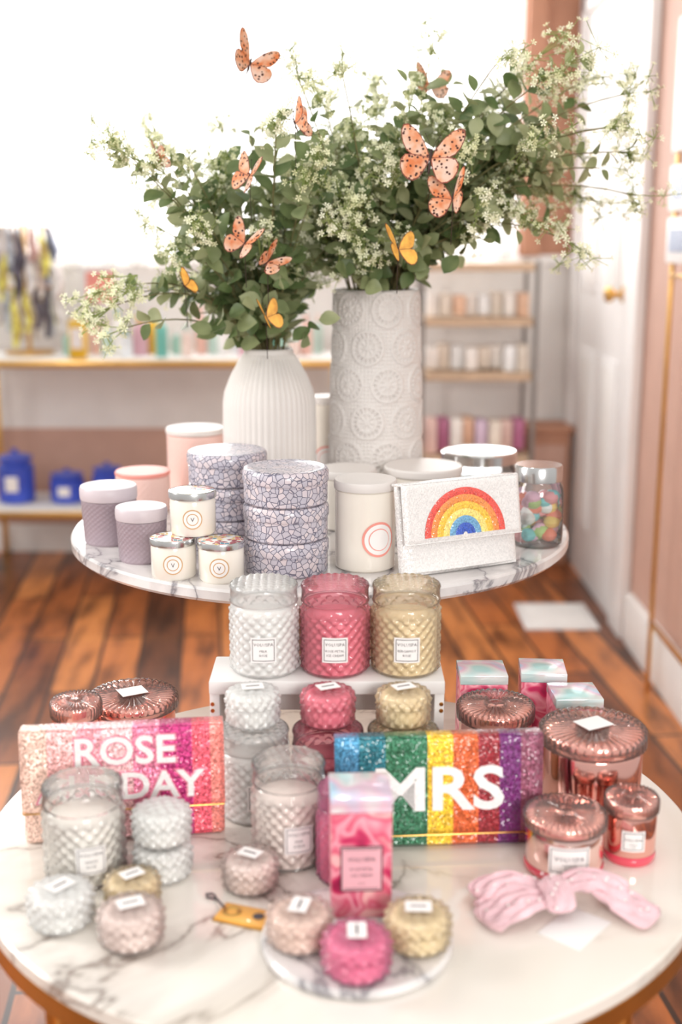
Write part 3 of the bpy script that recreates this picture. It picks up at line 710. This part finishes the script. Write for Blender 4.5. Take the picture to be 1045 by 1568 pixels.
mb.build('blush_velvet_hair_bow',(.252,1.298,TL+.0022),(0,0,-.02),sharp=80)
mb=MB(); mb.box((0,0,.0008),(.055,.075,.0012),'paper',.0004); mb.build('white_display_card',(.272,1.262,TL),(0,0,-.7))
M['tagwood']=plain('amber_enamel',(226,165,75),.3,var=.1,coat=.4)
mb=MB()
mb.box((0,0,.003),(.068,.036,.005),'tagwood',.0022); mb.box((0,0,.0012),(.071,.039,.0022),'gold',.001)
mb.lathe([(0,.0056),(.006,.0056),(.007,.0062),(.006,.0066),(0,.0062)],'ink',20,T=Matrix.Translation((.016,0,0)))
mb.lathe([(.006,.0056),(.009,.0068),(.012,.0056)],'gold',24,T=Matrix.Translation((-.018,0,0)))
mb.tube([(-.03,.004,.006),(-.042,.012,.008),(-.05,.022,.004),(-.056,.03,.003)],.0014,'ink',6)
mb.tube([(-.05,.022,.003),(-.062,.022,.003),(-.066,.028,.003),(-.058,.032,.003)],.0014,'ink',6)
mb.build('bottle_opener_tag',(-.112,1.283,TL),(0,0,-.35))
# ---------------------------------------------------------------- room
def woodfloor():
    m,nt,o=newmat('worn_plank_floor'); b=pr(nt,(190,110,60),.34,coat=.1)
    A=math.radians(84)
    v=coords(nt,(1,1,1),(0,0,A))
    br=node(nt,'ShaderNodeTexBrick'); br.inputs['Scale'].default_value=1; br.inputs['Brick Width'].default_value=1.15; br.inputs['Row Height'].default_value=.15
    br.inputs['Mortar Size'].default_value=.007; br.inputs['Color1'].default_value=(0,0,0,1); br.inputs['Color2'].default_value=(1,1,1,1); br.inputs['Mortar'].default_value=(.5,.5,.5,1)
    nt.links.new(v,br.inputs['Vector'])
    c=ramp(nt,br.outputs['Color'],[(0,(98,56,34)),(.35,(148,84,44)),(.7,(192,112,56)),(1,(214,138,76))])
    v2=coords(nt,(9,2,2),(0,0,0)); n=node(nt,'ShaderNodeTexNoise'); n.inputs['Scale'].default_value=1.3; n.inputs['Detail'].default_value=5; nt.links.new(v2,n.inputs['Vector'])
    g=ramp(nt,n.outputs['Fac'],[(.34,(96,78,70)),(.55,(236,230,226)),(.75,(255,255,255))])
    mx=node(nt,'ShaderNodeMix',data_type='RGBA',blend_type='MULTIPLY'); mx.inputs['Factor'].default_value=.85; nt.links.new(c,mx.inputs['A']); nt.links.new(g,mx.inputs['B'])
    m2=node(nt,'ShaderNodeMix',data_type='RGBA'); m2.inputs['B'].default_value=(*lin((50,30,22)),1); nt.links.new(mx.outputs['Result'],m2.inputs['A']); nt.links.new(br.outputs['Fac'],m2.inputs['Factor'])
    nt.links.new(m2.outputs['Result'],b.inputs['Base Color']); nt.links.new(b.outputs[0],o.inputs[0]); return m
M['floor']=woodfloor()
M['mauvewall']=plain('dusty_rose_wall',(198,160,144),.7,var=.02); M['brownwall']=plain('terracotta_rose_trim',(184,134,108),.6,var=.02); M['wallwhite']=plain('white_wainscot',(234,231,228),.6,var=.015)
M['doorwhite']=plain('white_door_paint',(238,236,235),.4,var=.01); M['shelfwood']=plain('pale_wood',(202,174,146),.5)
def simple(name,parts,loc=(0,0,0),rot=(0,0,0)):
    mb=MB()
    for c,d,m,bv in parts: mb.box(c,d,m,bv)
    return mb.build(name,loc,rot)
simple('floor',[((-.5,3,-.05),(7,9,.1),'floor',0)])
YB=5.9
simple('wall_back',[((-.78,YB+.05,.71),(4.0,.1,1.42),'wallwhite',0),((1.03,YB+.05,2.3),(.38,.1,1.76),'brownwall',0),((-.9,YB+.05,3.1),(4.2,.1,.16),'wallwhite',0),((-.78,YB-.005,.37),(4.0,.012,.5),'mauvewall',0),
  ((-.78,YB-.01,1.43),(4.0,.03,.05),'wallwhite',.005)])
simple('baseboard_back',[((-.80,YB-.027,.07),(3.9,.03,.14),'wallwhite',.004)])
simple('trim_1',[((.9,YB-.025,2.2),(.09,.05,1.5),'brownwall',.006)])
simple('window_1',[((-.87,YB+.05,1.47),(3.46,.08,.05),'white',.004),((-1.45,YB+.05,2.24),(.05,.06,1.5),'white',.004),((-.2,YB+.05,2.24),(.05,.06,1.5),'white',.004),((-.87,YB+.05,2.3),(3.46,.05,.04),'white',.004),((.83,YB+.05,2.24),(.05,.08,1.5),'white',.004)])
simple('wall_right',[((1.18,4.0,1.55),(.1,3.9,3.1),'mauvewall',0)])
mb=MB()
mb.box((1.118,5.22,1.25),(.02,.98,2.5),'doorwhite',.002)
for z0,z1 in ((.25,1.05),(1.3,2.3)):
    for y0,y1 in ((4.85,5.15),(5.28,5.6)):
        mb.box((1.106,(y0+y1)/2,(z0+z1)/2),(.012,y1-y0,z1-z0),'doorwhite',.004)
        mb.box((1.103,(y0+y1)/2,(z0+z1)/2),(.014,y1-y0-.08,z1-z0-.08),'wallwhite',.004)
T=Matrix.Translation((1.104,4.8,1.32))@Matrix.Rotation(-pi/2,4,'Y')
mb.lathe([(0,-.004),(.032,-.004),(.032,.004),(.012,.007),(.011,.03),(.02,.036),(.031,.048),(.031,.06),(.02,.072),(0,.075)],'gold',32,T=T)
mb.build('door_1')
simple('trim_2',[((1.108,5.79,1.3),(.04,.12,2.6),'doorwhite',.006),((1.108,4.62,1.3),(.04,.2,2.6),'doorwhite',.006),((1.108,5.2,2.57),(.04,1.2,.12),'doorwhite',.006)])
simple('baseboard_right',[((1.114,3.34,.1),(.03,2.3,.2),'wallwhite',.006)])
mb=MB(); mb.box((0,0,.006),(.30,.34,.01),'white',.003)
for i in range(13): mb.box((0,-.13+i*.0215,.0125),(.24,.008,.004),'wallwhite',.001)
mb.build('floor_vent',(.89,4.79,0))
def sheer():
    m,nt,o=newmat('sheer_white_fabric')
    d=nt.nodes.new('ShaderNodeBsdfDiffuse'); d.inputs[0].default_value=(.95,.94,.93,1)
    t=nt.nodes.new('ShaderNodeBsdfTranslucent'); t.inputs[0].default_value=(1,.99,.98,1)
    a=nt.nodes.new('ShaderNodeMixShader'); a.inputs[0].default_value=.7; nt.links.new(d.outputs[0],a.inputs[1]); nt.links.new(t.outputs[0],a.inputs[2])
    w=node(nt,'ShaderNodeTexNoise'); w.inputs['Scale'].default_value=4; nt.links.new(coords(nt,(6,1,.2)),w.inputs['Vector'])
    tr=nt.nodes.new('ShaderNodeBsdfTransparent'); b=nt.nodes.new('ShaderNodeMixShader'); nt.links.new(w.outputs['Fac'],b.inputs[0])
    nt.links.new(tr.outputs[0],b.inputs[1]); nt.links.new(a.outputs[0],b.inputs[2]); nt.links.new(b.outputs[0],o.inputs[0]); return m
M['sheer']=sheer()
mb=MB()
mb.grid(lambda u,v:(-2.55+3.38*u,YB-.07+.02*sin(u*150)+.012*sin(u*61),1.40+1.65*v),400,6,'sheer')
mb.tube([(-2.6,YB-.07,3.06),(.88,YB-.07,3.06)],.012,'gold',10)
mb.build('sheer_curtain')
mb=MB()
X0,X1=-1.66,-.03; Y0,Y1=5.40,5.80
mb.box(((X0+X1)/2,(Y0+Y1)/2,1.0),(X1-X0,Y1-Y0,.02),'wallwhite',.002); mb.box(((X0+X1)/2,(Y0+Y1)/2,.31),(X1-X0,Y1-Y0,.02),'wallwhite',.002)
for z in (.985,.295):
    for y in (Y0,Y1): mb.box(((X0+X1)/2,y,z),(X1-X0+.03,.02,.03),'gold',.002)
    for x in (X0,X1): mb.box((x,(Y0+Y1)/2,z),(.02,Y1-Y0,.03),'gold',.002)
for x in (X0,X1):
    for y in (Y0,Y1): mb.box((x,y,.5),(.025,.025,1.0),'gold',.002)
mb.build('gold_console_table')
def pcol(n,c,**k): return plain(n,c,.4,**k)
bl=pcol('cobalt_blue_glass',(56,84,196),coat=.6)
for x,r,h in ((-1.53,.085,.24),(-1.29,.08,.15),(-1.1,.07,.18)):
    mb=MB(); mb.lathe([(0,0),(r*.85,0),(r,.01),(r,h*.72),(r*.8,h*.78),(r*.8,h*.82),(r*.95,h*.84),(r*.95,h*.9),(r*.5,h*.95),(r*.15,h*.97),(r*.15,h*1.05),(0,h*1.06)],bl,40); mb.box((0,-r-.001,h*.4),(r*.7,.003,h*.3),'paper',.001)
    mb.build('cobalt_blue_candle_jar',(x,5.58,.321))
def bottle(mb,x,y,z,r,h,mat,cap):
    mb.lathe([(0,0),(r*.92,0),(r,.006),(r,h*.62),(r*.85,h*.7),(r*.35,h*.76),(r*.33,h*.84)],mat,20,T=Matrix.Translation((x,y,z)))
    mb.lathe([(r*.42,h*.82),(r*.44,h*.98),(r*.4,h),(0,h)],cap,16,T=Matrix.Translation((x,y,z)))
pal=[pcol('bottle_%d'%i,c) for i,c in enumerate([(238,238,236),(236,190,176),(164,204,190),(232,188,54),(230,235,240),(190,214,204),(238,216,206),(110,184,172),(216,170,182)])]
mb=MB(); rs=random.Random(9)
for k in range(22):
    x=-1.24+k*.054; bottle(mb,x,5.55+rs.uniform(-.1,.1),1.011,rs.uniform(.024,.036),rs.uniform(.1,.24),pal[(k*4+2)%9],pal[(k*5)%9])
mb.build('row_of_toiletry_bottles')
simple('yellow_product_box',[((0,0,.085),(.07,.06,.17),pal[3],.003),((0,-.031,.09),(.05,.002,.09),'paper',0)],(-1.17,5.41,1.011))
simple('framed_greeting_card',[((0,0,.2),(.18,.02,.4),'white',.003),((0,-.012,.3),(.13,.004,.14),'label_pink',0)],(-1.12,5.72,1.011))
mb=MB(); mb.lathe([(0,0),(.11,0),(.11,.015),(.01,.02),(.01,.58),(0,.585)],'gold',24)
for z in (.3,.45,.57): mb.lathe([(.008,z),(.12,z),(.12,z+.006),(.008,z+.006)],'gold',24)
sc=[pcol('scarf_%d'%i,c,var=.3,scale=30) for i,c in enumerate([(240,222,222),(84,80,92),(236,196,100),(232,196,204),(120,130,155),(244,234,230),(216,166,160),(180,188,205),(236,236,240),(240,200,190)])]
for z,L in ((.57,.22),(.45,.22),(.3,.26)):
    for k in range(15):
        a=2*pi*k/15+z; R=.12+rs.uniform(-.015,.03); l=L*rs.uniform(.6,1)
        mb.tube([(.12*cos(a),.12*sin(a),z+.006),(R*cos(a),R*sin(a),z-l*.3),(R*1.08*cos(a+.1),R*1.08*sin(a+.1),z-l*.7),(R*1.05*cos(a),R*1.05*sin(a),z-l)],[.006,.016,rs.uniform(.014,.024),.012],sc[rs.randint(0,9)],7)
mb.build('hanging_scrunchie_stand',(-1.44,5.62,1.011))
mb=MB(); x0,x1=.36,.86; y0,y1=5.38,5.7
M['iron']=plain('dark_iron',(130,124,120),.5,.3)
for z in (.55,.93,1.17,1.41): mb.box(((x0+x1)/2,(y0+y1)/2,z),(x1-x0,y1-y0,.034),'shelfwood',.002)
for x in (x0,x1):
    for y in (y0,y1): mb.box((x,y,.72),(.02,.02,1.44),'iron',.001)
mb.build('wood_shelf_rack')
mb=MB(); rs=random.Random(21)
cl=[pcol('card_%d'%i,c) for i,c in enumerate([(240,234,228),(236,202,194),(230,218,204),(184,110,146),(226,186,158),(240,240,240),(208,186,208)])]
for z,hh,ks in ((.568,.17,[1,3,0,4,6,2,1,3]),(.948,.12,[0,2,5,0,2,0,5,2]),(1.188,.11,[0,2,4,0,5,2,0,4])):
    for i in range(8):
        mb.box((x0+.05+i*.058,5.52+rs.uniform(-.05,.05),z+hh/2),(.05,.12,hh*rs.uniform(.75,1)),cl[ks[i]],.003)
mb.build('shelf_of_boxed_soaps')
simple('rose_corner_cabinet',[((.985,5.75,.33),(.2,.22,.66),'brownwall',.004),((.985,5.635,.33),(.16,.01,.5),'mauvewall',.004),((.985,5.75,.65),(.23,.25,.03),'brownwall',.004)])
mb=MB(); X=1.065
nav=pcol('navy_print',(84,100,134))
for y in (3.45,3.96): mb.box((X,y,1.15),(.014,.014,2.3),'gold',.002)
for z in (.25,1.42): mb.box((X,3.705,z),(.014,.5,.014),'gold',.002)
for z0,z1 in ((1.46,1.60),(1.62,1.76),(1.80,2.2)):
    mb.box((X-.012,3.705,(z0+z1)/2),(.02,.53,z1-z0),'white',.003)
    mb.box((X-.024,3.705,(z0+z1)/2),(.004,.44,(z1-z0)*.5),nav if z1<1.79 else 'blushcer',0)
mb.build('gold_display_rack')
# ---------------------------------------------------------------- lights / world / camera
w=bpy.data.worlds.new('soft_daylight'); bpy.context.scene.world=w; w.use_nodes=True
nt=w.node_tree; bg=nt.nodes['Background']; bg.inputs[1].default_value=.93
tc=nt.nodes.new('ShaderNodeTexCoord'); sx=nt.nodes.new('ShaderNodeSeparateXYZ'); nt.links.new(tc.outputs['Generated'],sx.inputs[0])
mr=nt.nodes.new('ShaderNodeMapRange'); mr.inputs['From Min'].default_value=-.3; mr.inputs['From Max'].default_value=.9; nt.links.new(sx.outputs[2],mr.inputs['Value'])
r=nt.nodes.new('ShaderNodeValToRGB'); r.color_ramp.elements[0].color=(.66,.635,.61,1); r.color_ramp.elements[1].color=(1.02,1.0,.975,1); nt.links.new(mr.outputs[0],r.inputs[0]); nt.links.new(r.outputs[0],bg.inputs[0])
def area(name,loc,rot,sx,sy,p,col=(1,1,1)):
    l=bpy.data.lights.new(name,'AREA'); l.shape='RECTANGLE'; l.size=sx; l.size_y=sy; l.energy=p; l.color=col
    o=bpy.data.objects.new(name,l); bpy.context.scene.collection.objects.link(o); o.location=loc; o.rotation_euler=rot; return o
area('window_daylight',(-.9,6.35,2.3),(math.radians(-90),0,0),3.6,1.8,200,(1,.99,.98))
def aim(o,t): o.rotation_euler=(Vector(t)-o.location).to_track_quat('-Z','Y').to_euler()
a=area('added_side_key',(-2.6,1.8,2.1),(0,0,0),.9,1.3,52,(1,.98,.95)); aim(a,(0,1.9,1.0))  # added key from the left for shape and highlights, no window there
a=area('added_front_fill',(.9,-1.9,2.0),(0,0,0),1.2,1.0,82,(1,.98,.95)); aim(a,(0,1.9,1.0))  # added fill behind the camera, brightens the faces turned towards it
for x,y in ((-.9,1.0),(.8,1.2),(-.3,3.0)):
    l=bpy.data.lights.new('added_sparkle_light','POINT'); l.energy=9; l.shadow_soft_size=.05; l.color=(1,.95,.88)  # small unseen lights added overhead for sparkle on the glass facets
    o=bpy.data.objects.new('added_sparkle_light',l); bpy.context.scene.collection.objects.link(o); o.location=(x,y,2.75)
cd=bpy.data.cameras.new('camera'); co=bpy.data.objects.new('camera',cd); bpy.context.scene.collection.objects.link(co)
co.location=(0,0,CAMH); co.rotation_euler=(math.radians(90-12.9),0,0)
cd.sensor_fit='VERTICAL'; cd.sensor_height=36; cd.lens=36*1850/1568
cd.dof.use_dof=True; cd.dof.focus_distance=1.90; cd.dof.aperture_fstop=2.0
bpy.context.scene.camera=co
bpy.context.scene.view_settings.view_transform='Standard'
